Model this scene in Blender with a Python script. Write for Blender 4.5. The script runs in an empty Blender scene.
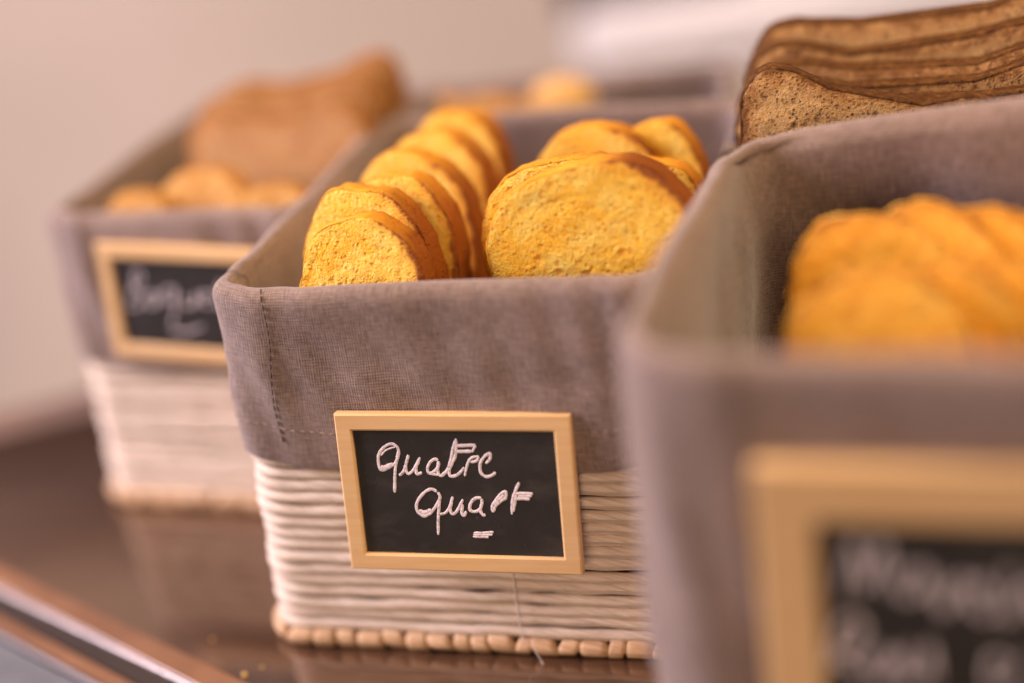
import bpy, bmesh, math, random
import numpy as np
from mathutils import Vector, Matrix, noise
R = math.radians
random.seed(7)
S = bpy.context.scene
C = S.collection

# ------------------------------------------------------------------ camera
F_PX, PITCH, ROLL, CAM_Z = 1685.5, 0.4346, -0.1629, 0.3716
fwd = Vector((0, math.cos(PITCH), -math.sin(PITCH)))
r0 = Vector((1, 0, 0)); u0 = r0.cross(fwd)
cr = r0*math.cos(ROLL) + u0*math.sin(ROLL)
cu = -r0*math.sin(ROLL) + u0*math.cos(ROLL)
co = Vector((0, 0, CAM_Z))
cd = bpy.data.cameras.new('camera'); cam = bpy.data.objects.new('camera', cd); C.objects.link(cam)
M = Matrix((cr, cu, -fwd)).transposed().to_4x4(); M.translation = co
cam.matrix_world = M
cd.sensor_width = 36; cd.lens = F_PX/1024*36; cd.clip_start = 0.01; cd.clip_end = 50
cd.dof.use_dof = True; cd.dof.focus_distance = 0.602; cd.dof.aperture_fstop = 1.5; cd.dof.aperture_blades = 0
S.camera = cam
S.view_settings.view_transform = 'Standard'; S.view_settings.look = 'None'
S.view_settings.exposure = -0.10; S.view_settings.gamma = 1.0
S.cycles.use_denoising = True

# ------------------------------------------------------------------ light
w = bpy.data.worlds.new('World'); S.world = w; w.use_nodes = True
w.node_tree.nodes['Background'].inputs[0].default_value = (1.0, 0.58, 0.36, 1)
w.node_tree.nodes['Background'].inputs[1].default_value = 0.04

def area(name, loc, target, size, power, col, sy=None):
    l = bpy.data.lights.new(name, 'AREA'); l.energy = power; l.color = col
    l.shape = 'RECTANGLE'; l.size = size; l.size_y = sy or size
    o = bpy.data.objects.new(name, l); C.objects.link(o); o.location = loc
    o.rotation_euler = (Vector(target)-Vector(loc)).to_track_quat('-Z', 'Y').to_euler()
    return o
area('window_light', (-1.25, 0.75, 0.75), (0.0, 0.65, 0.10), 0.7, 50, (0.97, 0.84, 0.96))
area('ceiling_light', (0.55, 0.35, 1.25), (0.0, 0.65, 0.1), 0.35, 23, (1.0, 0.73, 0.46))
area('front_light', (-0.40, -0.85, 0.48), (0.0, 0.6, 0.08), 0.5, 8.5, (1.0, 0.70, 0.47))
area('hidden_wall_fill', (-0.10, 1.40, -0.62), (0.05, 1.9, -0.42), 1.2, 2.6, (1.0, 0.80, 0.70), .3)  # unseen fill added below counter level to brighten the lower wall
area('added_shelf_fill', (0.95, 1.0, 0.75), (0.45, 1.4, 0.0), 0.3, 2.6, (0.95, 0.86, 0.95))  # extra fill added only to brighten the white shelf

# ------------------------------------------------------------------ helpers
def ray(px, py):
    return cr*((px-512)/F_PX) - cu*((py-341.5)/F_PX) + fwd
def at_z(px, py, z):
    d = ray(px, py); return co + d*((z-co.z)/d.z)
def at_plane(px, py, p, n):
    d = ray(px, py); return co + d*((p-co).dot(n)/d.dot(n))
def at_depth(px, py, dep):
    return co + ray(px, py)*dep

def obj(name, verts, faces, mats, parent=None, smooth=True, midx=None, uvs=None):
    me = bpy.data.meshes.new(name); me.from_pydata([tuple(v) for v in verts], [], faces)
    for m in (mats if isinstance(mats, (list, tuple)) else [mats]): me.materials.append(m)
    if smooth: me.polygons.foreach_set('use_smooth', [True]*len(me.polygons))
    if midx: me.polygons.foreach_set('material_index', midx)
    if uvs is not None:
        ul = me.uv_layers.new(name='UVMap'); 
        li = np.empty(len(me.loops), dtype=np.int32); me.loops.foreach_get('vertex_index', li)
        ul.data.foreach_set('uv', np.asarray(uvs, dtype=np.float32)[li].ravel())
    me.update()
    o = bpy.data.objects.new(name, me); C.objects.link(o)
    if parent: o.parent = parent
    return o
def thing(name, label, cat, loc=(0, 0, 0), rot=(0, 0, 0), group=None):
    o = bpy.data.objects.new(name, None); C.objects.link(o); o.empty_display_size = .02
    o.location = loc; o.rotation_euler = rot
    return tag(o, label, cat, group)
def tag(o, label=None, cat=None, group=None, kind=None):
    if label: o['label'] = label
    if cat: o['category'] = cat
    if group: o['group'] = group
    if kind: o['kind'] = kind
    return o

# ------------------------------------------------------------------ materials
class NT:
    def __init__(s, name):
        s.m = bpy.data.materials.new(name); s.m.use_nodes = True
        s.t = s.m.node_tree; s.b = s.t.nodes['Principled BSDF']
    def n(s, typ, **kw):
        nd = s.t.nodes.new(typ)
        for k, v in kw.items():
            if k.startswith('_'): setattr(nd, k[1:], v)
            else:
                nd.inputs[k.replace('__', ' ')].default_value = v
        return nd
    def l(s, a, b): s.t.links.new(a, b)
    def coords(s, kind='Object', scale=(1, 1, 1), rot=(0, 0, 0)):
        tc = s.n('ShaderNodeTexCoord'); mp = s.n('ShaderNodeMapping')
        mp.inputs['Scale'].default_value = scale; mp.inputs['Rotation'].default_value = rot
        s.l(tc.outputs[kind], mp.inputs['Vector']); return mp.outputs[0]
    def noise(s, vec, scale, detail=3, rough=.5, out='Fac'):
        nd = s.n('ShaderNodeTexNoise', Scale=scale, Detail=detail, Roughness=rough); s.l(vec, nd.inputs['Vector']); return nd.outputs[out]
    def vor(s, vec, scale, feature='F1', out='Distance', rnd=1.0):
        nd = s.n('ShaderNodeTexVoronoi', _feature=feature, Scale=scale, Randomness=rnd); s.l(vec, nd.inputs['Vector']); return nd.outputs[out]
    def ramp(s, fac, stops, interp='LINEAR'):
        nd = s.n('ShaderNodeValToRGB'); nd.color_ramp.interpolation = interp
        e = nd.color_ramp.elements
        while len(e) < len(stops): e.new(0.5)
        for el, (p, c) in zip(e, stops):
            el.position = p; el.color = (c, c, c, 1) if isinstance(c, (int, float)) else (*c, 1)
        s.l(fac, nd.inputs[0]); return nd.outputs[0]
    def math(s, op, a, b=None, c=None):
        nd = s.n('ShaderNodeMath', _operation=op)
        for i, x in enumerate((a, b, c)):
            if x is None: continue
            if isinstance(x, (int, float)): nd.inputs[i].default_value = x
            else: s.l(x, nd.inputs[i])
        return nd.outputs[0]
    def mix(s, fac, a, b, mode='MIX'):
        nd = s.n('ShaderNodeMix', _data_type='RGBA', _blend_type=mode)
        for i, x in ((0, fac), (6, a), (7, b)):
            if isinstance(x, (int, float)): nd.inputs[i].default_value = x
            elif isinstance(x, tuple): nd.inputs[i].default_value = (*x, 1)
            else: s.l(x, nd.inputs[i])
        return nd.outputs[2]
    def bump(s, h, dist, strength=1.0, prev=None):
        nd = s.n('ShaderNodeBump', Distance=dist, Strength=strength); s.l(h, nd.inputs['Height'])
        if prev is not None: s.l(prev, nd.inputs['Normal'])
        return nd.outputs[0]
    def col(s, c):
        if isinstance(c, tuple): s.b.inputs['Base Color'].default_value = (*c, 1)
        else: s.l(c, s.b.inputs['Base Color'])
        return s
    def rough(s, r):
        if isinstance(r, (int, float)): s.b.inputs['Roughness'].default_value = r
        else: s.l(r, s.b.inputs['Roughness'])
        return s
    def spec(s, v): s.b.inputs['Specular IOR Level'].default_value = v; return s
    def nrm(s, v): s.l(v, s.b.inputs['Normal']); return s
    def sss(s, wt, rad, scale):
        s.b.inputs['Subsurface Weight'].default_value = wt; s.b.inputs['Subsurface Radius'].default_value = rad
        s.b.inputs['Subsurface Scale'].default_value = scale; return s

def linen(name, c1, c2):
    k = NT(name); v = k.coords('UV')          # UV in metres along the cloth
    wx = k.n('ShaderNodeTexWave', _wave_type='BANDS', _bands_direction='X', Scale=330.0, Distortion=2.2, Detail=2.0); wx.inputs['Detail Scale'].default_value = 1.2
    wy = k.n('ShaderNodeTexWave', _wave_type='BANDS', _bands_direction='Y', Scale=300.0, Distortion=2.2, Detail=2.0); wy.inputs['Detail Scale'].default_value = 1.2
    k.l(v, wx.inputs[0]); k.l(v, wy.inputs[0])
    vs = k.coords('UV', (1, .12, 1)); vt = k.coords('UV', (.12, 1, 1))
    slx = k.noise(vs, 1500, 2, .6); sly = k.noise(vt, 1500, 2, .6)
    weave = k.math('ADD', k.math('MULTIPLY', wx.outputs['Fac'], wy.outputs['Fac']), k.math('ADD', slx, sly))
    big = k.noise(v, 30, 3, .55)
    f = k.math('MULTIPLY', k.math('ADD', k.math('MULTIPLY', slx, .6), k.math('MULTIPLY', sly, .6)), .85)
    f = k.math('ADD', f, k.math('MULTIPLY', k.math('SUBTRACT', big, .5), .25))
    c = k.ramp(f, [(.32, c1), (.72, c2)])
    k.col(c).rough(.92).spec(.2)
    k.b.inputs['Sheen Weight'].default_value = .25; k.b.inputs['Sheen Roughness'].default_value = .5
    b = k.bump(big, .0015, .5); b = k.bump(weave, .00018, .8, b)
    k.nrm(b); return k.m
M_LINEN = linen('taupe_linen', (.120, .078, .062), (.31, .222, .184))
def rope(name, c1, c2, c3):
    k = NT(name); v = k.coords('UV')
    sep = k.n('ShaderNodeSeparateXYZ'); k.l(v, sep.inputs[0])
    # twisted paper fibres : u in metres along strand, v 0..1 round it, w shear
    comb = k.n('ShaderNodeCombineXYZ')
    k.l(k.math('MULTIPLY', sep.outputs[0], 28.0), comb.inputs[0])
    k.l(k.math('ADD', k.math('MULTIPLY', sep.outputs[1], 5.0), k.math('MULTIPLY', sep.outputs[0], 90.0)), comb.inputs[1])
    n1 = k.noise(comb.outputs[0], 2.2, 4, .6)
    n2 = k.noise(v, 60, 2, .5)
    c = k.ramp(n1, [(.3, c1), (.5, c2), (.75, c3)])
    c = k.mix(k.math('MULTIPLY', k.ramp(n2, [(.45, 0.0), (.7, 1.0)]), .35), c, c1)
    k.col(c).rough(.62).spec(.35); k.sss(.12, (1, .6, .4), .002)
    k.nrm(k.bump(n1, .0009, .9)); return k.m
M_ROPE = rope('white_paper_rope', (.50, .385, .285), (.71, .575, .455), (.81, .70, .59))
M_BRAID = rope('natural_paper_rope', (.42, .24, .12), (.62, .40, .22), (.74, .51, .31))
k = NT('stitch_thread_dark'); k.col((.05, .032, .028)).rough(.8); M_STITCH = k.m
k = NT('stitch_thread_tan'); k.col((.34, .24, .17)).rough(.8); M_STITCH2 = k.m
k = NT('pale_nylon_thread'); k.col((.62, .50, .44)).rough(.5); M_THREAD = k.m

def wood():
    k = NT('pale_pine'); v = k.coords('Object', (6, 1, 1)); v2 = k.coords('Object', (40, 250, 250))
    n = k.noise(k.coords('Object', (30, 400, 400)), 1.0, 4, .6); n2 = k.noise(v2, .6, 2)
    c = k.ramp(n, [(.3, (.58, .355, .15)), (.7, (.66, .43, .215))])
    spots = k.ramp(k.vor(k.coords('Object'), 120), [(.0, 1.0), (.045, 0.0)])
    c = k.mix(k.math('MULTIPLY', spots, .5), c, (.25, .10, .03))
    k.col(c).rough(.45).spec(.4); k.nrm(k.bump(n, .0001, .4)); return k.m
M_WOOD = wood()
k = NT('blackboard_slate'); v = k.coords('Object')
n = k.noise(v, 60, 5, .65); n2 = k.noise(v, 1400, 2, .7)
c = k.ramp(n, [(.3, (.011, .0082, .0068)), (.75, (.021, .0165, .014))])
dust = k.ramp(k.noise(v, 420, 2, .6), [(.70, 0.0), (.78, 1.0)])
dm = k.ramp(k.noise(v, 35, 2, .5), [(.45, 0.0), (.7, 1.0)])
smu = k.ramp(k.noise(k.coords('Object', (1, 1, 2.4), (0, .3, 0)), 42, 4, .6), [(.50, 0.0), (.72, 1.0)])
c = k.mix(k.math('MULTIPLY', smu, .10), c, (.20, .165, .15))
c = k.mix(k.math('MULTIPLY', k.math('MULTIPLY', dust, dm), .8), c, (.22, .18, .165))
k.col(c).rough(.55).spec(.35); k.nrm(k.bump(n2, .0001, .4)); M_SLATE = k.m
k = NT('chalk'); v = k.coords('Object'); n = k.noise(v, 900, 3, .7)
c = k.ramp(n, [(.28, (.22, .18, .17)), (.42, (.64, .55, .56)), (.65, (.80, .69, .71))]); k.col(c).rough(.95).spec(.1); k.nrm(k.bump(n, .0003, .7)); M_CHALK = k.m

def crumb(name, base, dark, light, pore, seeds=None, scale=330, sssr=(1, .5, .2), edge=(.30, .085, .012), edge2=(.62, .27, .03), pd=.6, side=False):
    k = NT(name); v = k.coords('Object')
    wob = k.n('ShaderNodeMix', _data_type='VECTOR'); 
    nv = k.noise(v, 160, 2, .5, 'Color')
    ad = k.n('ShaderNodeVectorMath', _operation='MULTIPLY_ADD'); k.l(nv, ad.inputs[0]); ad.inputs[1].default_value = (.0016, .0016, .0016); k.l(v, ad.inputs[2])
    vv = ad.outputs[0]
    big = k.ramp(k.vor(vv, scale*.55), [(.10, 0.0), (.34, 1.0)])
    sel = k.ramp(k.noise(v, 130, 2, .5), [(.53, 0.0), (.58, 1.0)])
    big = k.math('MAXIMUM', big, k.math('SUBTRACT', 1.0, sel))
    mid = k.ramp(k.vor(vv, scale*1.5), [(.12, 0.0), (.40, 1.0)])
    sel2 = k.ramp(k.noise(v, 210, 2, .5), [(.44, 0.0), (.52, 1.0)])
    mid = k.math('MAXIMUM', mid, k.math('SUBTRACT', 1.0, sel2))
    p1 = k.math('MINIMUM', big, k.math('ADD', k.math('MULTIPLY', mid, .8), .2))
    p2 = k.ramp(k.vor(vv, scale*3.4), [(.05, 0.0), (.45, 1.0)])
    h = k.math('ADD', k.math('MULTIPLY', p1, 1.0), k.math('ADD', k.math('MULTIPLY', p2, .30), k.math('MULTIPLY', k.noise(v, 700, 4, .7), 1.1)))
    n = k.noise(v, 45, 4, .6)
    c = k.ramp(n, [(.3, dark), (.5, base), (.72, light)])
    c = k.mix(k.math('MULTIPLY', k.math('SUBTRACT', 1.0, p1), pd), c, pore)
    c = k.mix(k.math('MULTIPLY', k.math('SUBTRACT', 1.0, p2), .38), c, pore)
    c = k.mix(k.ramp(k.noise(v, 620, 3, .65), [(.52, 0.0), (.66, .75)]), c, light)
    c = k.mix(k.ramp(k.noise(k.coords('Object', (1, 1, 1), (0, 0, 1.3)), 480, 3, .65), [(.54, 0.0), (.70, .28)]), c, pore)
    if seeds:
        sd = k.ramp(k.vor(k.coords('Object', (1, 1, 1.9), (0, .4, 0)), 260), [(.10, 1.0), (.16, 0.0)])
        ss = k.ramp(k.noise(v, 200, 1, .5), [(.48, 0.0), (.54, 1.0)])
        c = k.mix(k.math('MULTIPLY', sd, ss), c, seeds)
    at = k.n('ShaderNodeAttribute', _attribute_name='edge')
    ev = k.math('ADD', at.outputs['Fac'], k.math('MULTIPLY', k.math('SUBTRACT', k.noise(v, 140, 4, .65), .5), .26))
    if side:      # right-hand shade painted into the baked edge colour
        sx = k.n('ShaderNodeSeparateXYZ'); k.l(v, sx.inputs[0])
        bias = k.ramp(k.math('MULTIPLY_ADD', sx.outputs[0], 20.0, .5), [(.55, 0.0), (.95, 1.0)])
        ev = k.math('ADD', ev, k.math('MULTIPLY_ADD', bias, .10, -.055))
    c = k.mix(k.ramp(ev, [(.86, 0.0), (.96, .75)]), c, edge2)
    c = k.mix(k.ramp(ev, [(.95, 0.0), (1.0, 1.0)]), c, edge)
    k.col(c).rough(.75).spec(.25); k.sss(.45, sssr, .005)
    k.nrm(k.bump(h, .0011, 1.0)); return k.m
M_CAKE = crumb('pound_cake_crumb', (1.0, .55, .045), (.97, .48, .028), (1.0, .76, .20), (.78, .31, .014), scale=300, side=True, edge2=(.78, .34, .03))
M_BROWN = crumb('wholemeal_crumb', (.60, .35, .13), (.48, .26, .085), (.74, .48, .21), (.11, .045, .014), seeds=(.09, .032, .01), scale=360, edge=(.20, .08, .018), edge2=(.42, .20, .06), pd=.95)
M_TAN = crumb('tan_toast_crumb', (.50, .265, .11), (.38, .185, .07), (.62, .36, .16), (.2, .08, .02), scale=300, edge=(.26, .10, .025), edge2=(.42, .19, .05))
M_BAG = crumb('white_bread_crumb', (.74, .42, .14), (.68, .34, .09), (.82, .54, .22), (.5, .26, .08), scale=200)

def crust(name, a, b, c3, sc=1.0, side=None, spec=.35):
    k = NT(name); v = k.coords('Object')
    n = k.noise(v, 70*sc, 5, .65); n2 = k.noise(v, 700, 4, .7)
    c = k.ramp(n, [(.30, a), (.5, b), (.72, c3)])
    f = k.ramp(k.vor(v, 420), [(.0, 1.0), (.25, 0.0)])
    c = k.mix(k.math('MULTIPLY', f, .35), c, a)
    if side:  # shade of the right flank mixed into the crust colour
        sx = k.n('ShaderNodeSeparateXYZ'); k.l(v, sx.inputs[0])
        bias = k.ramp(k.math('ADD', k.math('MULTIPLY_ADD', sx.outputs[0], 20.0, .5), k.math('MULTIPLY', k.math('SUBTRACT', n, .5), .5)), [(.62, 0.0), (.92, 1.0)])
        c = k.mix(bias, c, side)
    k.col(c).rough(.6).spec(spec); k.nrm(k.bump(k.math('ADD', n2, f), .0009, .8)); return k.m
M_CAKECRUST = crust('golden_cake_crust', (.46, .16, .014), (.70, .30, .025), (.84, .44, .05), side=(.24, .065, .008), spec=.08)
M_TOASTCRUST = crust('brown_toast_crust', (.045, .016, .005), (.09, .035, .009), (.19, .082, .021), spec=.08, sc=4.5)
M_BREADCRUST = crust('bread_crust', (.34, .14, .03), (.50, .23, .055), (.62, .32, .09), spec=.1)

# ------------------------------------------------------------------ setting
EDGE_A = at_z(0, 566, 0); EDGE_B = at_z(244, 683, 0)
ed = (EDGE_B-EDGE_A).normalized()                     # along the near counter edge
en = Vector((ed.y, -ed.x, 0));                        # pointing off the counter
if en.dot(Vector((-1, -1, 0))) < 0: en = -en
def off(px, py, z=0): return (at_z(px, py, z)-EDGE_A).dot(en)

def counter_mat():
    k = NT('dark_glossy_counter'); v = k.coords('Object')
    n = k.noise(v, 6, 4, .6); n2 = k.noise(k.coords('Object', (1, 1, 1)), 900, 2, .6)
    c = k.ramp(n, [(.3, (.042, .023, .015)), (.7, (.066, .037, .024))])
    sp = k.ramp(k.vor(v, 260), [(.0, 1.0), (.035, 0.0)]); sl = k.ramp(k.noise(v, 60, 1), [(.5, 0.0), (.6, 1.0)])
    c = k.mix(k.math('MULTIPLY', k.math('MULTIPLY', sp, sl), .5), c, (.5, .32, .18))
    k.col(c).rough(k.ramp(n, [(.3, .055), (.7, .11)])); k.spec(.5)
    k.b.inputs['IOR'].default_value = 3.1; k.b.inputs['Specular Tint'].default_value = (1, .80, .64, 1)
    k.nrm(k.bump(k.noise(v, 25, 2), .0004, .15)); return k.m
M_COUNTER = counter_mat()
k = NT('lip_wood'); n = k.noise(k.coords('Object', (1, 1, 1)), 30, 4, .6)
k.col(k.ramp(n, [(.3, (.15, .072, .038)), (.7, (.22, .11, .06))])).rough(.35); M_LIP = k.m
k = NT('steel_rail'); n = k.noise(k.coords('Object', (1, 1, 1)), 90, 3, .6)
k.col((.42, .36, .34)).rough(k.ramp(n, [(.3, .24), (.7, .36)])); k.b.inputs['Metallic'].default_value = 1.0; M_STEEL = k.m
k = NT('dark_groove'); k.col((.035, .025, .022)).rough(.35); M_GROOVE = k.m
k = NT('blue_grey_panel'); n = k.noise(k.coords('Object'), 20, 4, .6); k.col(k.ramp(n, [(.3, (.10, .105, .12)), (.7, (.15, .155, .175))])).rough(.35); M_PANEL = k.m
k = NT('pale_wall_paint'); n = k.noise(k.coords('Object'), 3, 4, .5)
k.col(k.ramp(n, [(.3, (.49, .405, .335)), (.7, (.56, .465, .395))])).rough(.8); k.nrm(k.bump(k.noise(k.coords('Object'), 120, 3), .001, .3)); M_WALL = k.m

_k = at_z(0, 437, 0); _kd = Vector((1, .2, 0)).normalized()
BK1 = _k - _kd*.35; BK2 = _k + _kd*1.25                # where the dark top meets the brown strip at the back
_kn = Vector((-_kd.y, _kd.x, 0)); STRIP = (at_z(0, 411, 0)-_k).dot(_kn)
def prism(name, prof, a, b, mat, parent=None, n=None):
    """profile (offset along n, z) swept straight from a to b"""
    n = n or en
    V = []; m = len(prof)
    for p in (a, b):
        for (t, z) in prof: V.append(p + n*t + Vector((0, 0, z)))
    Fc = [(i, (i+1) % m, m+(i+1) % m, m+i) for i in range(m)] + [tuple(range(m-1, -1, -1)), tuple(range(m, 2*m))]
    return obj(name, V, Fc, mat, parent, smooth=False)
LA = EDGE_A - ed*0.9; LB = EDGE_A + ed*1.0
# counter top slab (polygon) bounded by the near edge and the far edge
_bd = (BK2-BK1).normalized()
_den = ed.x*_bd.y-ed.y*_bd.x; _t = ((BK1.x-EDGE_A.x)*_bd.y-(BK1.y-EDGE_A.y)*_bd.x)/_den
BK1 = EDGE_A+ed*_t                                    # where the near and the far edge meet
poly = [BK1, LB, Vector((1.3, LB.y, 0)), Vector((1.3, BK2.y, 0)), BK2]
V = [p.copy() for p in poly] + [p + Vector((0, 0, -.03)) for p in poly]; m = len(poly)
top = obj('counter', V, [tuple(range(m)), tuple(range(2*m-1, m-1, -1))] + [((i+1) % m, i, m+i, m+(i+1) % m) for i in range(m)], M_COUNTER, smooth=False)
tag(top, kind='structure')
o1, o2, o3 = off(0, 590), off(0, 613), off(0, 631)
print('edge offsets', o1, o2, o3)
lip = thing('counter_edging', 'brown lip and brushed steel rails along the near edge of the counter', 'edging', tuple(EDGE_A))
def pr(name, prof, mat): 
    o = prism(name, prof, LA, LB, mat); o.data.transform(Matrix.Translation(-EDGE_A)); o.parent = lip; return o
pr('lip_strip', [(0, -.03), (0, .0006), (.0006, .0010), (o1-.0010, .0010), (o1-.0005, .0006), (o1-.0005, -.03)], M_LIP)
pr('rail', [(o1, -.03), (o1, -.001), (o1+.0003, .0006), (o1+.0007, .0007), (o1+.0011, .0002), (o1+.0014, -.002), (o1+.0016, -.03)], M_STEEL)
pr('groove', [(o1+.0017, -.03), (o1+.0017, -.0006), (o2-.0005, -.0006), (o2-.0005, -.03)], M_GROOVE)
pr('inner_strip', [(o2, -.03), (o2, -.001), (o2+.001, 0), (o3-.001, 0), (o3-.0005, -.001), (o3-.0005, -.03)], M_LIP)
pr('rail', [(o3, -.03), (o3, 0), (o3+.0006, .001), (o3+.0012, .001), (o3+.0020, -.001), (o3+.0030, -.03)], M_STEEL)
pr('front_panel', [(o3+.0031, -.03), (o3+.0031, -.002), (.45, -.012), (.45, -.03)], M_PANEL)
# back strip of the counter (a low ledge) and the wall well behind
bd = (BK2-BK1).normalized(); bn = Vector((-bd.y, bd.x, 0))
k = NT('ledge_laminate'); k.col((.17, .105, .078)).rough(.3); M_LEDGE = k.m
tag(prism('counter_ledge', [(0.0003, -.03), (0.0003, -.0004), (STRIP-.001, -.0004), (STRIP, -.0014), (STRIP, -.03)], BK1, BK2 + bd*.6, M_LEDGE, n=bn), kind='structure')
wy = 1.9
obj_w = obj('back_wall', [(-4, wy, -1.5), (4, wy, -1.5), (4, wy, 2.5), (-4, wy, 2.5), (-4, wy+.1, -1.5), (4, wy+.1, -1.5), (4, wy+.1, 2.5), (-4, wy+.1, 2.5)],
            [(0, 1, 2, 3), (7, 6, 5, 4), (0, 4, 5, 1), (1, 5, 6, 2), (2, 6, 7, 3), (3, 7, 4, 0)], M_WALL, smooth=False)
tag(obj_w, kind='structure')

def box(name, c, s, mat, parent=None, rz=0, bev=.002):
    bm = bmesh.new(); bmesh.ops.create_cube(bm, size=1)
    for v in bm.verts: v.co = Vector((v.co.x*s[0], v.co.y*s[1], v.co.z*s[2]))
    if bev: bmesh.ops.bevel(bm, geom=bm.edges[:], offset=bev, segments=2, affect='EDGES')
    me = bpy.data.meshes.new(name); bm.to_mesh(me); bm.free(); me.materials.append(mat)
    o = bpy.data.objects.new(name, me); C.objects.link(o); o.location = c; o.rotation_euler = (0, 0, rz)
    if parent: o.parent = parent
    return o

# ------------------------------------------------------------------ basket
def rrect(W, D, rc, o, inset, n_side=None, step=.0035):
    """closed rounded-rectangle path, offset o outward; returns list of (x,y,nx,ny,s)"""
    x0, x1, y0, y1 = inset-o, W-inset+o, inset-o, D-inset+o
    r = max(rc+o, .001); P = []
    nc = 9
    cs = [((x0+r, y0+r), 180), ((x1-r, y0+r), 270), ((x1-r, y1-r), 0), ((x0+r, y1-r), 90)]
    lens = [(W, 46), (D, 50), (W, 46), (D, 50)]
    s = 0
    for i, ((cx_, cy_), a0) in enumerate(cs):
        for j in range(nc):
            a = R(a0 + 90*j/(nc-1)); P.append((cx_+r*math.cos(a), cy_+r*math.sin(a), math.cos(a), math.sin(a)))
        nx = cs[(i+1) % 4]; a = R(a0+90)
        p = P[-1]; b = R(nx[1]); q = (nx[0][0]+r*math.cos(b), nx[0][1]+r*math.sin(b))
        k_ = lens[i][1]
        for j in range(1, k_):
            t = j/k_; P.append((p[0]*(1-t)+q[0]*t, p[1]*(1-t)+q[1]*t, math.cos(a), math.sin(a)))
    return P
def arc(P):
    s = [0]
    for a, b in zip(P, P[1:]+P[:1]): s.append(s[-1]+math.hypot(b[0]-a[0], b[1]-a[1]))
    return s

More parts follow.
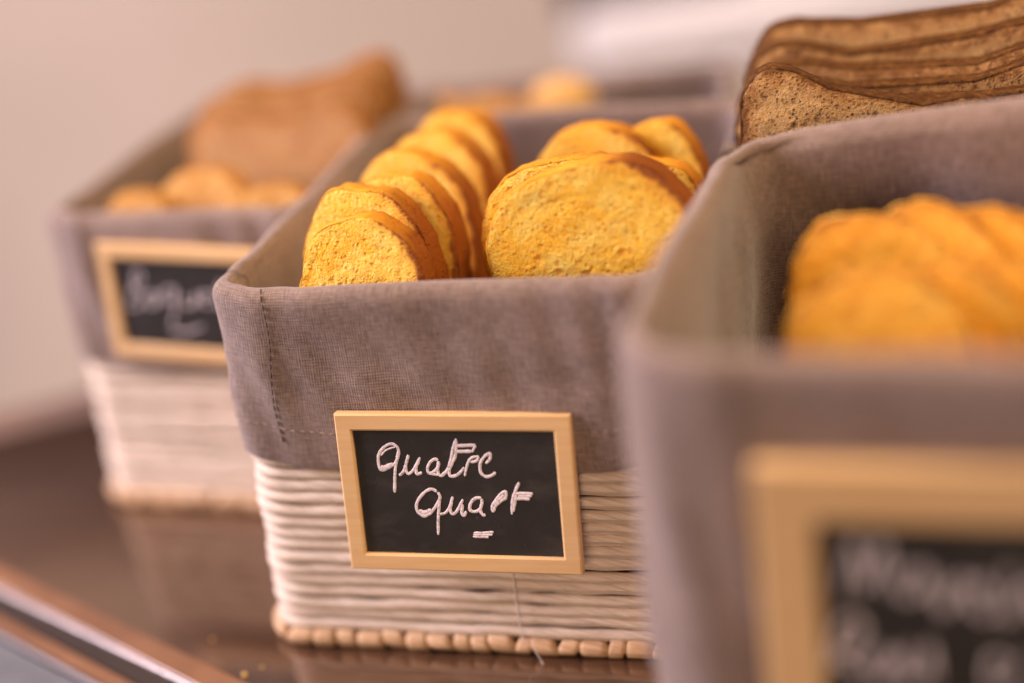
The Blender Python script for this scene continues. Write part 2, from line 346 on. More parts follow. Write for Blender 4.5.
def basket(label, group, FL, yaw, W, D, H, hem, floor_z, flare=.007, seed=0, rise=lambda x, y: 0, rc=.013, thread=None, pitch=.0050, soft=1.0):
    root = thing('fabric_lined_basket', label, 'basket', (FL.x, FL.y, 0), (0, 0, yaw), group)
    rnd = random.Random(seed)
    ins = lambda z: -flare*(1-z/H)                    # base stands slightly wider
    # --- rope coils
    V = []; Fc = []; UV = []
    z = .0088; row = 0
    while z < hem + .016:
        pth = rrect(W, D, rc, 0, ins(z)+.0006); N = len(pth); sl = arc(pth)
        rv = pitch/2*rnd.uniform(.98, 1.12); rh = .0019*rnd.uniform(.9, 1.1); shift = rnd.uniform(0, 9)
        offr = rnd.uniform(-.0008, .0006); K = 10; b0 = len(V)
        for i, (x, y, nx, ny) in enumerate(pth):
            s_ = sl[i]
            wz = noise.noise(Vector((x*22, y*22, row*3.1+seed)))*.0011 + noise.noise(Vector((x*70, y*70, row*5.7+seed)))*.0004
            wr = noise.noise(Vector((x*45+9, y*45, row*1.7+seed)))*.0006
            tw = math.sin(s_*2*math.pi/.021+shift)
            for k_ in range(K):
                a = 2*math.pi*k_/K
                rr = 1 + .07*math.sin(a*2+s_*260+shift)
                o_ = offr+wr+rh*math.cos(a)*rr; zz = z+wz+rv*math.sin(a)*rr*(1+.05*tw)
                V.append((x+nx*o_, y+ny*o_, zz)); UV.append((s_+row*.37, k_/K))
        for i in range(N):
            for k_ in range(K):
                a_, b_ = b0+i*K+k_, b0+i*K+(k_+1) % K
                c_, d_ = b0+((i+1) % N)*K+(k_+1) % K, b0+((i+1) % N)*K+k_
                Fc.append((a_, d_, c_, b_))
        z += pitch*rnd.uniform(.90, 1.10); row += 1
    obj('rope_wall', V, Fc, M_ROPE, root, uvs=UV)
    # --- braided foot : plump knots one after another
    V = []; Fc = []; UV = []
    pth = rrect(W, D, rc, 0, ins(0)-.0005); sl = arc(pth); tot = sl[-1]; pts = pth+[pth[0]]
    def along(s_):
        s_ %= tot
        lo = max(i for i in range(len(sl)-1) if sl[i] <= s_); t = (s_-sl[lo])/max(sl[lo+1]-sl[lo], 1e-9)
        a, b = pts[lo], pts[lo+1]
        return [a[q]*(1-t)+b[q]*t for q in range(4)]
    s_ = 0
    while s_ < tot-.003:
        L = rnd.uniform(.0055, .0120); sh = rnd.uniform(-.0015, .0015); hh = rnd.uniform(.0030, .0044); zc_ = .0038+rnd.uniform(-.0003, .0007)
        ro = rnd.uniform(-.0006, .0008); b0 = len(V); A, B = 9, 10
        for i in range(A):
            t = -1+2*i/(A-1); e = max(0, 1-abs(t)**5)**.5*.72+.28 if abs(t) < .99 else .2
            x, y, nx, ny = along(s_+L/2)
            for k_ in range(B):
                a = 2*math.pi*k_/B
                zz = zc_+hh*e*math.sin(a); px_ = along(s_+L/2+t*L*.54+sh*math.sin(a))
                o_ = ro+.0030*e*math.cos(a)
                zz = max(zz, .0003)
                V.append((px_[0]+px_[2]*o_, px_[1]+px_[3]*o_, zz)); UV.append((s_+t*.003, k_/B))
        for i in range(A-1):
            for k_ in range(B):
                Fc.append((b0+i*B+k_, b0+(i+1)*B+k_, b0+(i+1)*B+(k_+1) % B, b0+i*B+(k_+1) % B))
        s_ += L*.97
    obj('braided_foot', V, Fc, M_BRAID, root, uvs=UV)
    # --- liner: outer cuff, rolled rim, inner lining, floor
    sec = [(.0012, hem+.004), (.0021, hem), (.0028, hem+.0008), (.0031, hem+.0040)]
    n1 = 16
    for j in range(1, n1+1): sec.append((.0031+.0010*j/n1, hem+.0045+(H-.006-hem-.0045)*j/n1))
    for j in range(1, 8):
        a = math.pi*j/8; sec.append((-.0005+.0045*math.cos(a), H-.006+.006*math.sin(a)))
    n2 = 14
    for j in range(0, n2+1): sec.append((-.0052, H-.006-(H-.006-floor_z)*j/n2))
    sec.append((-.02, floor_z-.001))
    for j, f in enumerate((.2, .5, .8)): sec.append((-.02-(min(W, D)/2-.025)*f, floor_z-.001))
    V = []; UV = []; ring = []
    base = rrect(W, D, rc, 0, 0); N = len(base); sl = arc(base); tv = 0; prev = None
    nf = lambda *a: noise.noise(Vector(a))
    for si_, (o_, z_) in enumerate(sec):
        if prev: tv += math.hypot(o_-prev[0], z_-prev[1])
        prev = (o_, z_)
        pth = rrect(W, D, rc if o_ > -.004 else min(rc, .012)-o_, o_, ins(z_))
        outer = o_ > 0; inner = o_ < -.004
        for i, (x, y, nx, ny) in enumerate(pth):
            s_ = sl[i]
            fr = (z_-hem)/(H-hem)
            g = 0; dz = 0
            if not inner:
                g += nf(x*14, y*14, z_*20+seed)*.0022*soft + nf(x*38, y*38, z_*34+seed*2)*.0008*soft
                # creases dropping from the rim corners
                g += .0006*soft*math.sin(x*300+z_*90+3*nf(x*20, y*20, z_*10))*max(0, 1-abs(fr-.55)*2)
                cdist = min(math.hypot(x-a_, y-b_) for a_ in (0, W) for b_ in (0, D))
                g += soft*.0011*math.exp(-(cdist/.030)**2)*math.sin(s_*2*math.pi/.019+2*nf(x*9, y*9, z_*14+seed)+z_*40)
                g += soft*.0012*nf((x-y)*30, z_*70+(x+y)*12, seed+6)*math.exp(-((fr-.45)/.4)**2)
                g *= min(1, .35+max(0, fr)*1.6)
                dz += nf(x*16, y*16, seed+4)*.0022*soft*max(0, fr) + rise(x, y)*max(0, fr)
                dz += .0055*math.exp(-(cdist/.022)**2)*max(0, 1-fr)
                if fr < .12: dz += nf(x*25, y*25, seed+8)*.0022
            else:
                dep = (H-z_)/max(H-floor_z, .01)
                g += (nf(x*18, y*18, z_*16+seed*3)*.005 + nf(x*55, y*55, z_*18+seed)*.0018)*min(1, dep*3)*soft
                dz += (nf(x*16, y*16, seed+4)*.0022*soft + rise(x, y))*max(0, 1-dep*3 if dep*3 < 1 else 0)
                if z_ < floor_z: g *= .2
            V.append((x+nx*g, y+ny*g, z_+dz)); UV.append((s_, tv))
    Fc = []
    for j in range(len(sec)-1):
        for i in range(N):
            Fc.append((j*N+i, j*N+(i+1) % N, (j+1)*N+(i+1) % N, (j+1)*N+i))
    Fc.append(tuple((len(sec)-1)*N+i for i in range(N)))
    ln = obj('linen_liner', V, Fc, M_LINEN, root, uvs=UV)
    # --- stitching follows the cuff surface
    def surf(fi, j, up=.0004):
        i = int(fi) % N; a = Vector(V[j*N+i]).lerp(Vector(V[j*N+(i+1) % N]), fi-int(fi)); nn = Vector((base[i][2], base[i][3], 0)); return a+nn*up
    def stitches(name, pts, mat, ln_=.0022, gap=.0012, rad=.00022, par=ln):
        VV = []; FF = []
        d = 0; 
        seg = [(pts[i], pts[i+1]) for i in range(len(pts)-1)]
        tot_ = sum((b-a).length for a, b in seg)
        def P(s0):
            for a, b in seg:
                L = (b-a).length
                if s0 <= L or (a, b) == seg[-1]: return a.lerp(b, min(1, s0/max(L, 1e-9)))
                s0 -= L
        while d < tot_-ln_:
            a, b = P(d), P(d+ln_); t = (b-a).normalized(); h = t.orthogonal().normalized(); g2 = t.cross(h)
            b0 = len(VV)
            for q, (p, rr) in enumerate(((a, .35), (a.lerp(b, .3), 1), (a.lerp(b, .7), 1), (b, .35))):
                for k_ in range(5):
                    an = 2*math.pi*k_/5; VV.append(p+(h*math.cos(an)+g2*math.sin(an))*rad*rr)
            for q in range(3):
                for k_ in range(5): FF.append((b0+q*5+k_, b0+q*5+(k_+1) % 5, b0+(q+1)*5+(k_+1) % 5, b0+(q+1)*5+k_))
            d += ln_+gap
        return obj(name, VV, FF, mat, par)
    jr = 4+n1+3
    for ci, wander in ((10, 1), ):
        pts = [surf(min(N-1, ci+.5*math.sin((jr-j)*.30)+ (jr-j)*.03), j) for j in range(jr, 3, -1)]
        stitches('seam_stitching', pts, M_STITCH, .0026, .0007, .00030)
    jh = 6
    stitches('hem_stitching', [surf(i, jh) for i in list(range(0, N))], M_STITCH2, .0022, .0016, .00018)
    if thread:
        pts = [Vector(p) for p in thread]
        VV = []; FF = []; K = 6
        for i, p in enumerate(pts):
            rr = .00028 if i < len(pts)-2 else .0008
            if i == len(pts)-1: rr = .0003
            for k_ in range(K):
                a = 2*math.pi*k_/K; VV.append(p+Vector((math.cos(a)*rr, -.3*math.sin(a)*rr, math.sin(a)*rr*.9 if i >= len(pts)-2 else 0))+Vector((0, math.sin(a)*rr, 0)))
        for i in range(len(pts)-1):
            for k_ in range(K): FF.append((i*K+k_, i*K+(k_+1) % K, (i+1)*K+(k_+1) % K, (i+1)*K+k_))
        obj('loose_thread', VV, FF, M_THREAD, root)
    return root
class Fr:
    """the frame of a basket standing at FL with a yaw: local <-> world"""
    def __init__(s, FL, yaw):
        s.o = Vector((FL.x, FL.y, 0)); s.yaw = yaw
        s.ux = Vector((math.cos(yaw), math.sin(yaw), 0)); s.uy = Vector((-math.sin(yaw), math.cos(yaw), 0))
    def px(s, x, y, sd): return at_plane(x, y, s.o+s.uy*sd, s.uy)
    def loc(s, P): d = P-s.o; return Vector((d.dot(s.ux), d.dot(s.uy), P.z))

G = 'linen lined paper rope baskets on the counter'
YAW = -.3423
B2 = Fr(at_z(212, 288, .15), YAW); 
tp = [B2.px(513, 574, -.0075), B2.px(516, 600, -.0085), B2.px(520, 625, -.009), B2.px(524, 640, -.010), B2.px(533, 648, -.012), B2.px(541, 660, -.013), B2.px(545, 668, -.013), B2.px(547, 672, -.013)]
basket('taupe linen lined basket of yellow cake slices, in sharp focus in the middle', G, B2.o, YAW, .1680, .1827, .150, .078, .082, seed=3, flare=.0065,
       thread=[B2.loc(p) for p in tp])
B1 = Fr(at_z(46, 213, .143), R(-23.0))
basket('blurred taupe lined basket standing farthest left, holding brown toast and small bread', G, B1.o, B1.yaw, .122, .163, .143, .068, .08, flare=.006, seed=11)
H3 = .176
B3 = Fr(at_z(609, 356, H3), R(-22.0))
basket('large blurred taupe lined basket nearest the camera, holding orange brioche slices', G, B3.o, B3.yaw, .22, .166, H3, .030, .085, flare=.002, seed=21, rc=.024, rise=lambda x, y: .012*min(1, max(0, x)/.11)*min(1, max(0, y/.166))**2)
H4 = .125
b4 = at_z(395, 88, H4); b4r = at_z(738, 60, H4); d4 = b4r-b4; yaw4 = math.atan2(d4.y, d4.x)
uy4 = Vector((-math.sin(yaw4), math.cos(yaw4), 0))
W4 = d4.length; D4 = .078
B4 = Fr(b4-uy4*D4, yaw4)
basket('low taupe lined basket behind the cake basket, only its far rim showing', G, B4.o, yaw4, W4, D4, H4, .055, .065, seed=31)
print('B4', B4.o, W4, math.degrees(yaw4))

# ------------------------------------------------------------------ breads
def outline(kind, w, h, n=110, seed=0):
    pts = []
    rnd = random.Random(seed)
    for i in range(n):
        a = 2*math.pi*i/n
        c, s = math.cos(a), math.sin(a)
        if kind == 'loaf':                  # domed cake slice, narrower flat base
            e = 2.3 if s > 0 else 4
            x = (abs(c)**(2/e))*(1 if c > 0 else -1)*w/2; z = (abs(s)**(2/e))*(1 if s > 0 else -1)
            if z > 0: z = h*.50+z*h*.50
            else: z = h*.50+z*h*.50; x *= 1-.10*(h*.5-z)/(h*.5)
            z -= h*1.0
            if s > 0: z += .05*h*noise.noise(Vector((c*1.6, seed*3.3, 0)))
        elif kind == 'toast':               # sandwich loaf with shoulders and a dip between two humps
            e = 7
            x = (abs(c)**(2/e))*(1 if c > 0 else -1)*w/2; z = (abs(s)**(2/e))*(1 if s > 0 else -1)*h/2 - h/2
            if z > -h*.30: x *= 1.0+.06*math.sin(min(1, (z+h*.30)/(h*.30))*math.pi)
            if s > 0:
                z += h*.045*math.cos(x/(w/2)*math.pi*1.15+math.pi)*1.0 + .03*h*noise.noise(Vector((x*30, seed, 0)))
        else:                               # oval
            x = c*w/2; z = s*h/2-h/2
        r_ = 1+.045*noise.noise(Vector((c*2.2, s*2.2, seed*1.7)))+.014*noise.noise(Vector((c*11, s*11, seed*1.7)))+.007*noise.noise(Vector((c*30, s*30, seed*1.7)))
        pts.append((x*r_, z*r_))
    return pts
def slice_(name, label, cat, group, top, yaw, w, h, t, lean=0, roll=0, kind='loaf', cm=None, km=None, seed=0, rough_=.0006, rings=26, crust_t=.0004):
    """the top middle of the front face stands at `top`; lean>0 tips the head back"""
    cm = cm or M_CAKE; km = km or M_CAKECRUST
    rot = Matrix.Rotation(yaw, 4, 'Z') @ Matrix.Rotation(-lean, 4, 'X') @ Matrix.Rotation(roll, 4, 'Y')
    root = thing(name, label, cat, tuple(top), rot.to_euler(), group)
    # put the empty at the foot of the slice
    base = rot @ Vector((0, t/2, -h)); root.location = Vector(top)+base
    sh = Vector((0, -t/2, h))
    o = outline(kind, w, h, seed=seed); n = len(o)
    cz = -h*.45
    def nz(x, z, s): return noise.noise(Vector((x*130, z*130, s)))*.6+noise.noise(Vector((x*420, z*420, s+5)))*.4
    V = []; Fc = []
    for side in (0, 1):
        b0 = len(V); V.append(Vector((0, t*side, cz)))
        for r_ in range(1, rings+1):
            f = r_/rings
            for (x, z) in o:
                X = x*f*.992; Z = cz+(z-cz)*f*.992
                d = nz(X, Z, seed*2+side)*rough_
                rim = .0004*max(0, (f-.93)/.07)**2
                V.append(Vector((X, (t*side)+(d+rim if side == 0 else -d-rim), Z)))
        for i in range(n):
            a = b0+1+i; b = b0+1+(i+1) % n
            Fc.append((b0, a, b) if side == 0 else (b0, b, a))
            for r_ in range(rings-1):
                q = b0+1+r_*n
                f4 = (q+i, q+n+i, q+n+(i+1) % n, q+(i+1) % n)
                Fc.append(f4 if side == 0 else f4[::-1])
    last0 = 1+(rings-1)*n; last1 = 1+rings*n+1+(rings-1)*n
    for i in range(n): Fc.append((last0+i, last1+i, last1+(i+1) % n, last0+(i+1) % n))
    V = [v+sh for v in V]
    cob = obj('crumb', V, Fc, cm, root)
    ev = [0.0]+[r_/rings for r_ in range(1, rings+1) for _ in range(n)]
    cob.data.attributes.new('edge', 'FLOAT', 'POINT').data.foreach_set('value', ev+ev)
    # crust : band round the edge
    V = []; Fc = []; prof = [(.975, .0010, 0), (.992, .0004, .2), (1, .0010, 1), (1, .35, 1), (1, .65, 1), (1, -.0010, 1), (.992, -.0004, .2), (.975, -.0010, 0)]
    m = len(prof)
    for i, (x, z) in enumerate(o):
        L = math.hypot(x, z-cz); nx, nzv = x/L, (z-cz)/L
        th = crust_t*(1+.9*noise.noise(Vector((x*60, z*60, seed+3))))
        for (f, yy, k_) in prof:
            y = yy*t if abs(yy) > .1 else (yy if yy > 0 else t+yy)
            dd = noise.noise(Vector((x*240, z*240, y*240+seed)))*.0007*k_ + th*k_
            V.append(Vector((x*f+nx*dd, y+ (.0004*noise.noise(Vector((x*300, z*300, yy))) ), cz+(z-cz)*f+nzv*dd))+sh)
    for i in range(n):
        for j in range(m-1): Fc.append((i*m+j, i*m+j+1, ((i+1) % n)*m+j+1, ((i+1) % n)*m+j))
    obj('crust', V, Fc, km, root)
    return root
GC = 'yellow cake slices in the middle basket'
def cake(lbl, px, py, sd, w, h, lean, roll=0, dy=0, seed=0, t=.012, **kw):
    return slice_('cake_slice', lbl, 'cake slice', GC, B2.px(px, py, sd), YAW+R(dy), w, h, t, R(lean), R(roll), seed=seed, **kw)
# right-hand stack
cake('large cake slice in sharp focus at the front of the right stack, pitted crumb', 573, 166, .030, .0790, .078, 8, -9, 3, 1, t=.013, rings=60)
cake('second cake slice right behind the big sharp one in the right stack', 563, 156, .052, .076, .075, 10, -6, 5, 2)
cake('upright cake slice at the back left of the right stack, blurred top', 588, 127, .100, .056, .072, 8, -4, 0, 3)
cake('rearmost cake slice of the right stack with dark browned right shoulder', 650, 125, .104, .044, .070, 8, 2, 0, 4)
cake('browned cake slice leaning at the right end behind the big sharp slice', 652, 160, .074, .044, .060, 8, 10, 0, 5)
# left-hand stack
cake('front cake slice of the left stack, pale crumb and browned right edge', 354, 219, .016, .050, .070, 12, 0, -2, 6, rings=40)
cake('second cake slice from the front of the left stack', 354, 190, .036, .054, .075, 12, -4, -5, 7, t=.0115)
cake('third cake slice from the front of the left stack', 394, 176, .052, .050, .075, 12, 2, -8, 8, t=.0115)
cake('fourth cake slice from the front of the left stack', 407, 152, .078, .052, .075, 12, 0, -4, 9, t=.0115)
cake('fifth cake slice from the front of the left stack, second from its back', 430, 132, .104, .050, .075, 12, 0, -6, 10, t=.012)
cake('rearmost cake slice of the left stack against the far lining', 450, 113, .132, .046, .075, 10, 0, -4, 12, t=.012)

# brown loaf behind the nearest basket
T0 = at_depth(750, 128, .614)
B5 = Fr(T0, R(-20)); B5.o = Vector((T0.x, T0.y, 0))
GT = 'wholemeal toast slices standing behind the nearest basket'
def toast(lbl, px, py, sd, w, h, lean, roll, dy, seed, t=.0115, fr=None, group=GT, yaw=None, **kw):
    fr = fr or B5
    kw.setdefault('crust_t', .0006)
    return slice_('toast_slice', lbl, 'toast slice', group, fr.px(px, py, sd), (fr.yaw if yaw is None else yaw)+R(dy), w, h, t, R(lean), R(roll), kind='toast', cm=kw.pop('cm', M_BROWN), km=kw.pop('km', M_TOASTCRUST), seed=seed, **kw)
toast('front wholemeal slice, its holed crumb and left shoulder showing over the near rim', 877, 92, 0, .090, .10, 4, 13, 3, 31, rings=60, t=.008)
toast('second wholemeal slice from the front, mostly its dark top crust showing', 919, 99, .012, .120, .11, 0, 3, 0, 32, t=.0085)
toast('third wholemeal slice from the front of the right-hand row', 911, 82, .0245, .124, .11, -2, 0, 2, 33, t=.0085)
toast('fourth wholemeal slice from the front of the right-hand row', 914, 64, .0370, .127, .11, 0, -1, -1, 34, t=.0085)
toast('fifth wholemeal slice from the front, just before the tallest one', 909, 44, .0495, .124, .115, -2, -3, 1, 35, t=.0085)
toast('tallest wholemeal slice at the back of the row, cut by the top of the photo', 923, 14, .062, .134, .120, 2, -5, 0, 36, t=.0115)
basket('taupe lined basket hidden behind the nearest one, overfilled with brown toast', G, Fr(B5.o-B5.ux*.004-B5.uy*.010, B5.yaw).o, B5.yaw, .165, .150, .128, .06, .055, seed=41, soft=.6)

# brioche slices in the nearest basket
M_BRICRUST = crust('golden_brioche_crust', (.55, .20, .015), (.80, .38, .035), (.92, .58, .12), spec=.15)
GB = 'orange brioche slices in the nearest basket'
M_BRI = crumb('brioche_crumb', (.84, .40, .035), (.74, .28, .016), (.92, .55, .10), (.52, .18, .01), scale=220)
for i, (px, py, sd, lean, roll, dy, lb) in enumerate([
    (865, 262, .070, 30, -14, 4, 'lowest brioche slice by the near rim'),
    (925, 262, .078, 30, -14, 4, 'brioche slice second from the left in the front row'),
    (985, 258, .086, 30, -14, 4, 'third brioche slice of the front row, pale streak on its top'),
    (1045, 256, .094, 30, -14, 4, 'front row brioche slice cut by the right edge of the photo'),
    (866, 208, .116, 26, -12, 4, 'highest brioche slice at the left, against the far lining'),
    (918, 200, .118, 26, -10, 4, 'brioche slice in the middle of the back row'),
    (972, 204, .120, 26, -10, 4, 'browned brioche slice of the back row near the right edge of the photo'),
    (1030, 206, .122, 26, -8, 4, 'rearmost brioche slice cut by the right edge of the photo')]):
    slice_('brioche_slice', lb, 'brioche slice', GB, B3.px(px-12, py+8, sd), B3.yaw+R(dy), .056, .066, .020, R(lean), R(roll), cm=M_BRI, km=M_BRICRUST, seed=50+i)

# far-left basket : toast and small rounds
M_LEFTCRUST = crust('tan_toast_crust', (.20, .075, .018), (.32, .135, .035), (.42, .20, .06), spec=.1)
GL = 'brown toast in the far-left basket'
def toastL(lbl, px, py, sd, w, h, lean, roll, dy, seed): toast(lbl, px, py, sd, w, h, lean, roll, dy, seed, fr=B1, group=GL, km=M_LEFTCRUST, cm=M_TAN)
toastL('tall blurred toast slice at the back of the far-left basket, two rounded shoulders', 302, 77, .125, .090, .095, 6, -9, 0, 61)
toastL('blurred toast slice just before the tallest one in the far-left basket', 292, 86, .108, .086, .09, 8, -4, 0, 62)
toastL('blurred toast slice third from the back in the far-left basket', 282, 98, .088, .086, .085, 10, -2, 2, 63)
toastL('front blurred toast slice of the far-left basket, behind the small bread rounds', 270, 116, .068, .086, .09, 10, -4, 2, 64)
GS = 'small bread rounds in the far-left basket'
def roundel(lbl, fr, px, py, sd, w, h, seed, group, dy=10, lean=20):
    return slice_('bread_round', lbl, 'bread', group, fr.px(px, py, sd), fr.yaw+R(dy), w, h, .014, R(lean), 0, kind='oval', cm=M_BAG, km=M_BREADCRUST, seed=seed)
roundel('pale round of bread leaning at the front left of the far-left basket', B1, 198, 166, .035, .042, .040, 71, GS)
roundel('small low round of bread at the left wall of the far-left basket', B1, 133, 190, .018, .032, .035, 72, GS)
roundel('round of bread at the front right of the far-left basket, beside the middle basket', B1, 268, 184, .022, .040, .035, 73, GS)
GR = 'bread rounds in the low basket behind the cakes'
for i, (px, py, sd, w, lb) in enumerate([(425, 95, .060, .05, 'leftmost orange bread round in the low basket behind the cakes'), (482, 96, .055, .05, 'orange bread round at the middle of the low basket behind the cakes'),
        (520, 100, .050, .045, 'orange bread round just left of the pale bun behind the cakes')]):
    roundel(lb, B4, px, py, sd, w, .045, 80+i, GR)

def bun(lbl, P, r, seed):
    bm = bmesh.new(); bmesh.ops.create_uvsphere(bm, u_segments=40, v_segments=24, radius=1)
    for v in bm.verts:
        d = 1+.05*noise.noise(v.co*1.5+Vector((seed, 0, 0)))+.015*noise.noise(v.co*6)
        v.co = Vector((v.co.x*r*d, v.co.y*r*d, v.co.z*r*.68*d if v.co.z > 0 else v.co.z*r*.42*d))
    me = bpy.data.meshes.new('bun'); bm.to_mesh(me); bm.free(); me.materials.append(M_BAG)
    me.polygons.foreach_set('use_smooth', [True]*len(me.polygons))
    o = bpy.data.objects.new('bread_bun', me); C.objects.link(o); o.location = P
    return tag(o, lbl, 'bun')
bun('pale golden bun in the low basket above the gap between the cake stacks', B4.px(562, 101, .045), .017, 1)

# ------------------------------------------------------------------ chalkboards
def board(label, Cc, yaw, lean, inplane, w, h, ft, strokes, depth=.0042, sw=.0011):
    """Cc centre of the front; strokes in board coordinates (metres, x right, z up)"""
    rot = Matrix.Rotation(yaw, 4, 'Z') @ Matrix.Rotation(lean, 4, 'X') @ Matrix.Rotation(-inplane, 4, 'Y')
    root = thing('chalkboard_sign', label, 'chalkboard', tuple(Cc), rot.to_euler(), 'framed chalkboard signs on the baskets')
    root.location = Vector(Cc)+(rot @ Vector((0, 0, -h/2)))
    up = Vector((0, 0, h/2))
    # frame: four mitred bars, edges eased, one mesh
    V = []; Fc = []
    prof = [(0, depth), (0, .0006), (.0006, 0), (ft-.0007, 0), (ft, .0006), (ft, depth)]
    cs = [(-1, -1), (1, -1), (1, 1), (-1, 1)]
    for (sx, sz) in cs:
        for (i_, y) in prof: V.append(Vector((sx*(w/2-i_), y, sz*(h/2-i_)))+up)
    m = len(prof)
    for a in range(4):
        b = (a+1) % 4
        for j in range(m): Fc.append((a*m+j, b*m+j, b*m+(j+1) % m, a*m+(j+1) % m))
    obj('frame', V, Fc, M_WOOD, root, smooth=False)
    iw, ih = w/2-ft+.0005, h/2-ft+.0005
    y0, y1 = .0016, depth-.0003
    V = [Vector((x, y, z))+up for y in (y0, y1) for (x, z) in ((-iw, -ih), (iw, -ih), (iw, ih), (-iw, ih))]
    obj('slate', V, [(0, 1, 2, 3), (7, 6, 5, 4), (0, 4, 5, 1), (1, 5, 6, 2), (2, 6, 7, 3), (3, 7, 4, 0)], M_SLATE, root, smooth=False)
    # chalk : low domed ribbons with ragged edges
    V = []; Fc = []; yb = y0-.00004
    for si, st in enumerate(strokes):
        wd = sw
        if isinstance(st[0], (int, float)): wd = sw*st[0]; st = st[1:]
        # Catmull-Rom
        P = [Vector((p[0], 0, p[1])) for p in st]; Q = []
        if len(P) > 2:
            PP = [P[0]*2-P[1]]+P+[P[-1]*2-P[-2]]
            for i in range(1, len(PP)-2):
                a, b, c, d = PP[i-1:i+3]; nn = 7
                for j in range(nn):
                    t = j/nn; Q.append(.5*((2*b)+(c-a)*t+(2*a-5*b+4*c-d)*t*t+(3*b-a-3*c+d)*t**3))
            Q.append(P[-1])
        else:
            Q = [P[0].lerp(P[1], i/10) for i in range(11)]
        b0 = len(V); n = len(Q); K = 5
        for i, p in enumerate(Q):
            t = (Q[min(i+1, n-1)]-Q[max(i-1, 0)]).normalized(); s_ = Vector((-t.z, 0, t.x))
            e = min(1, min(i, n-1-i)/1.5*.45+.55)
            ww = wd/2*e*(1+.22*noise.noise(Vector((p.x*700, p.z*700, si))))
            for k_ in range(K):
                f = -1+2*k_/(K-1)
                V.append(p+s_*ww*f+Vector((0, yb-.00016*(1-f*f)-si*.000004, 0))+up)
        for i in range(n-1):
            for k_ in range(K-1): Fc.append((b0+i*K+k_, b0+i*K+k_+1, b0+(i+1)*K+k_+1, b0+(i+1)*K+k_))
    if V: obj('chalk_lettering', V, Fc, M_CHALK, root)
    return root, rot
def to_board(Cc, rot):
    n = (rot @ Vector((0, 1, 0))); ex = rot @ Vector((1, 0, 0)); ez = rot @ Vector((0, 0, 1)); Cc = Vector(Cc)+n*.0014
    def f(px, py):
        d = at_plane(px, py, Cc, n)-Cc; return (d.dot(ex), d.dot(ez))
    return f
def zoomed(f, ox, oy, sc, lst):
    out = []
    for st in lst:
        hd = [st[0]] if isinstance(st[0], (int, float)) else []
        out.append(hd+[f(ox+x/sc, oy+y/sc) for (x, y) in (st[1:] if hd else st)])
    return out
# middle board: Quatre Quart
def B2px(x, y): return B2.px(x, y, -.0145)
bc = B2px(457, 494.5)
by, bl, bi = YAW-.0+.0404, .1709, -.0234
rotb = Matrix.Rotation(by, 4, 'Z') @ Matrix.Rotation(-bl, 4, 'X') @ Matrix.Rotation(-bi, 4, 'Y')
f = to_board(bc, rotb)
L1 = zoomed(f, 370, 430, 12.8, [
    [(330, 195), (270, 178), (200, 205), (140, 262), (106, 335), (106, 420), (128, 500), (175, 512), (245, 478), (312, 436), (350, 365), (366, 290), (350, 225), (310, 188)],
    [1.5, (135, 470), (175, 485), (240, 460), (300, 440)], [.6, (140, 330), (190, 270), (250, 240), (320, 220)],
    [(362, 270), (345, 370), (325, 480), (317, 600), (315, 720), (314, 800)],
    [(375, 585), (425, 535), (462, 430), (490, 318)], [(478, 360), (455, 470), (480, 560), (540, 530), (590, 450), (640, 352)],
    [(625, 400), (590, 480), (600, 565), (665, 545)],
    [(870, 390), (825, 375), (765, 420), (735, 490), (750, 550), (800, 545), (860, 490), (885, 420)], [(878, 400), (865, 500), (880, 570), (920, 585), (970, 540), (1010, 500)], [.9, (745, 555), (800, 565), (880, 580)]])
L2 = zoomed(f, 430, 430, 12.8, [
    [(150, 575), (215, 520), (262, 400), (290, 250), (335, 112)], [(338, 140), (325, 320), (280, 430), (245, 520), (260, 590), (340, 580), (410, 520), (440, 480)],
    [1.1, (330, 205), (450, 200), (580, 195)], [1.1, (340, 278), (430, 275), (535, 275)], [.8, (585, 200), (560, 240), (540, 285)],
    [.9, (445, 590), (465, 490), (500, 390), (550, 350), (612, 345), (595, 395), (520, 415)],
    [(715, 430), (765, 370), (768, 305), (715, 325), (660, 390), (638, 460), (650, 545), (705, 595), (775, 590), (842, 545)]])
L3 = zoomed(f, 405, 480, 12.8, [
    [(410, 150), (345, 118), (275, 140), (205, 205), (155, 285), (148, 370), (190, 435), (250, 462), (325, 425), (385, 350), (430, 270), (448, 215), (420, 155)],
    [1.6, (175, 395), (250, 420), (340, 385)], [(445, 235), (432, 380), (425, 520), (425, 700)],
    [(450, 440), (510, 425), (565, 360), (612, 212)], [(600, 270), (580, 380), (610, 435), (670, 390), (742, 248)], [(735, 310), (728, 420), (755, 458), (785, 400)],
    [1.05, (975, 230), (905, 235), (845, 290), (828, 370), (870, 405), (940, 390), (980, 320), (985, 240)], [(980, 300), (968, 400), (1005, 452), (1030, 440)]])
L4 = zoomed(f, 465, 478, 10.2, [
    [(288, 350), (278, 290), (320, 220), (370, 160), (415, 142), (412, 205), (365, 235), (310, 290), (290, 345)], [1.3, (300, 270), (350, 215), (400, 175)],
    [(552, 45), (515, 130), (485, 230), (478, 370)], [(525, 170), (505, 260), (492, 345)], [1.1, (515, 160), (600, 160), (690, 162)], [1.1, (520, 212), (590, 210), (660, 215)], [.8, (540, 186), (600, 186), (680, 186)],
    [(90, 560), (190, 562), (292, 552)], [.9, (80, 598), (160, 600), (240, 605)], [.9, (85, 578), (190, 580), (280, 578)]])
board('small framed chalkboard chalked Quatre Quart on the front of the middle basket', bc, by, -bl, bi, .0869, .0600, .0063, L1+L2+L3+L4, sw=.00112)
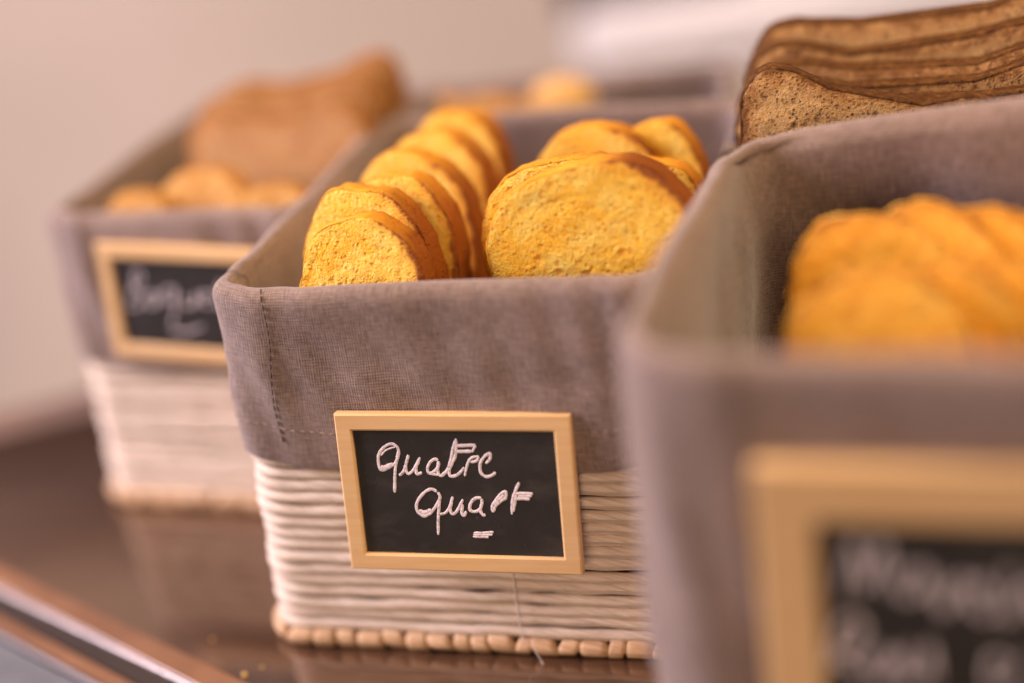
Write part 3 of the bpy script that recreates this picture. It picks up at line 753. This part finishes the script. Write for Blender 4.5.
# far-left board
b1c = B1.px(190, 306, -.0105)
rot1 = Matrix.Rotation(B1.yaw-R(2), 4, 'Z') @ Matrix.Rotation(R(-4), 4, 'X') @ Matrix.Rotation(R(2), 4, 'Y')
f = to_board(b1c, rot1)
L = zoomed(f, 100, 250, 6.83, [
    [(190, 390), (215, 270), (235, 160)], [(215, 160), (275, 150), (285, 215), (225, 260), (295, 305), (265, 385), (190, 390)],
    [(375, 285), (325, 310), (325, 380), (375, 375), (392, 290), (400, 385)],
    [(500, 255), (440, 275), (435, 345), (495, 350), (512, 260), (512, 400), (485, 520)], [1.2, (480, 540), (580, 560), (700, 525)],
    [(570, 300), (575, 380), (635, 375), (650, 295), (660, 385)], [(690, 345), (745, 310), (705, 285), (690, 360), (760, 390)],
    [(820, 200), (800, 380), (860, 390)], [(880, 210), (860, 390), (920, 390)], [(930, 350), (975, 310), (940, 290), (930, 370), (990, 395)], [(780, 270), (920, 265)]])
board('blurred framed chalkboard with faint handwriting on the far-left basket', b1c, B1.yaw-R(2), R(-4), R(-2), (.0865), .0522, .0062, L, sw=.0007)
# nearest board
P3 = B3.px(750, 468, -.012); w3, h3 = .150, .105
yaw3 = B3.yaw+R(2)
rot3 = Matrix.Rotation(yaw3, 4, 'Z') @ Matrix.Rotation(R(-5), 4, 'X') @ Matrix.Rotation(R(0), 4, 'Y')
c3 = P3+rot3 @ Vector((w3/2, 0, -h3/2))
f = to_board(c3, rot3)
L = zoomed(f, 724, 500, 3.413, [
    [(400, 320), (450, 150), (480, 300), (540, 150), (560, 310)], [(640, 230), (600, 270), (620, 330), (670, 300), (680, 230), (700, 330)],
    [(740, 260), (745, 380), (790, 300), (830, 280), (840, 370)], [(900, 330), (880, 280), (850, 330), (880, 390), (930, 370)], [(980, 230), (960, 400), (1010, 330), (1060, 300), (1080, 400)],
    [1.3, (350, 590), (400, 420), (470, 430), (440, 510), (370, 520), (480, 600)], [(530, 500), (490, 560), (540, 610), (580, 520), (590, 610)], [(630, 500), (620, 600), (690, 590), (700, 500), (720, 610)],
    [(960, 560), (920, 540), (910, 620), (970, 620), (1020, 540)]])
board('large out of focus framed chalkboard with two handwritten lines on the nearest basket', c3, yaw3, R(-5), 0, w3, h3, .0155, L, sw=.0013, depth=.007)

# ------------------------------------------------------------------ things behind, out of focus
k = NT('white_enamel'); k.col((.74, .68, .70)).rough(.35); M_WHITE = k.m; k.col((.86, .82, .84))
k = NT('dark_plastic'); k.col((.05, .035, .035)).rough(.4); M_DARK = k.m
dW = 1.35
a = at_depth(575, 30, dW)
hd = Matrix.Rotation(R(-2), 4, 'Z')
rk = thing('wall_shelf', 'blurred white shelf on the wall behind the baskets, upper right', 'shelf', tuple(a), (0, 0, R(-2)))
box('shelf_board', (.42, .02, 0), (.84, .16, .045), M_WHITE, rk, bev=.006)
for x_ in (.12, .72): box('bracket', (x_, .10, -.05), (.02, .36, .03), M_WHITE, rk, bev=.002)
k = NT('dark_unseen_board'); k.col((.045, .026, .018)).rough(.5); M_UNSEEN_BOARD = k.m
sh = thing('wall_shelf', 'added unseen dark board high on the back wall, mirrored as a dark counter band', 'shelf', (-.85, 1.78, .46))  # out of view, added so the counter reflects a dark band
box('shelf_board', (0, 0, .07), (1.9, .22, .14), M_UNSEEN_BOARD, sh, bev=.004)
c_ = at_depth(648, -16, dW+.01)
bx = box('storage_box', c_, (.14, .10, .03), M_DARK, bev=.004); tag(bx, 'dark flat box lying on the white shelf, at the top edge of the photo', 'box')

# bread crumbs scattered on the counter by the middle basket
for i, (px, py, r_) in enumerate([(245, 676, .0010), (213, 640, .0006), (262, 668, .0005)]):
    bm = bmesh.new(); bmesh.ops.create_icosphere(bm, subdivisions=3, radius=r_)
    for v in bm.verts: v.co *= 1+.35*noise.noise(v.co*1.4/r_+Vector((i*7, 0, 0)))
    for v in bm.verts: v.co.z *= .7
    me = bpy.data.meshes.new('bread_crumb'); bm.to_mesh(me); bm.free(); me.materials.append(M_BAG)
    o = bpy.data.objects.new('bread_crumb', me); C.objects.link(o); P = at_z(px, py, 0); o.location = (P.x, P.y, r_*.68)
    tag(o, 'tiny pale bread crumb lying on the glossy counter left of the middle basket', 'crumb', 'bread crumbs on the counter')
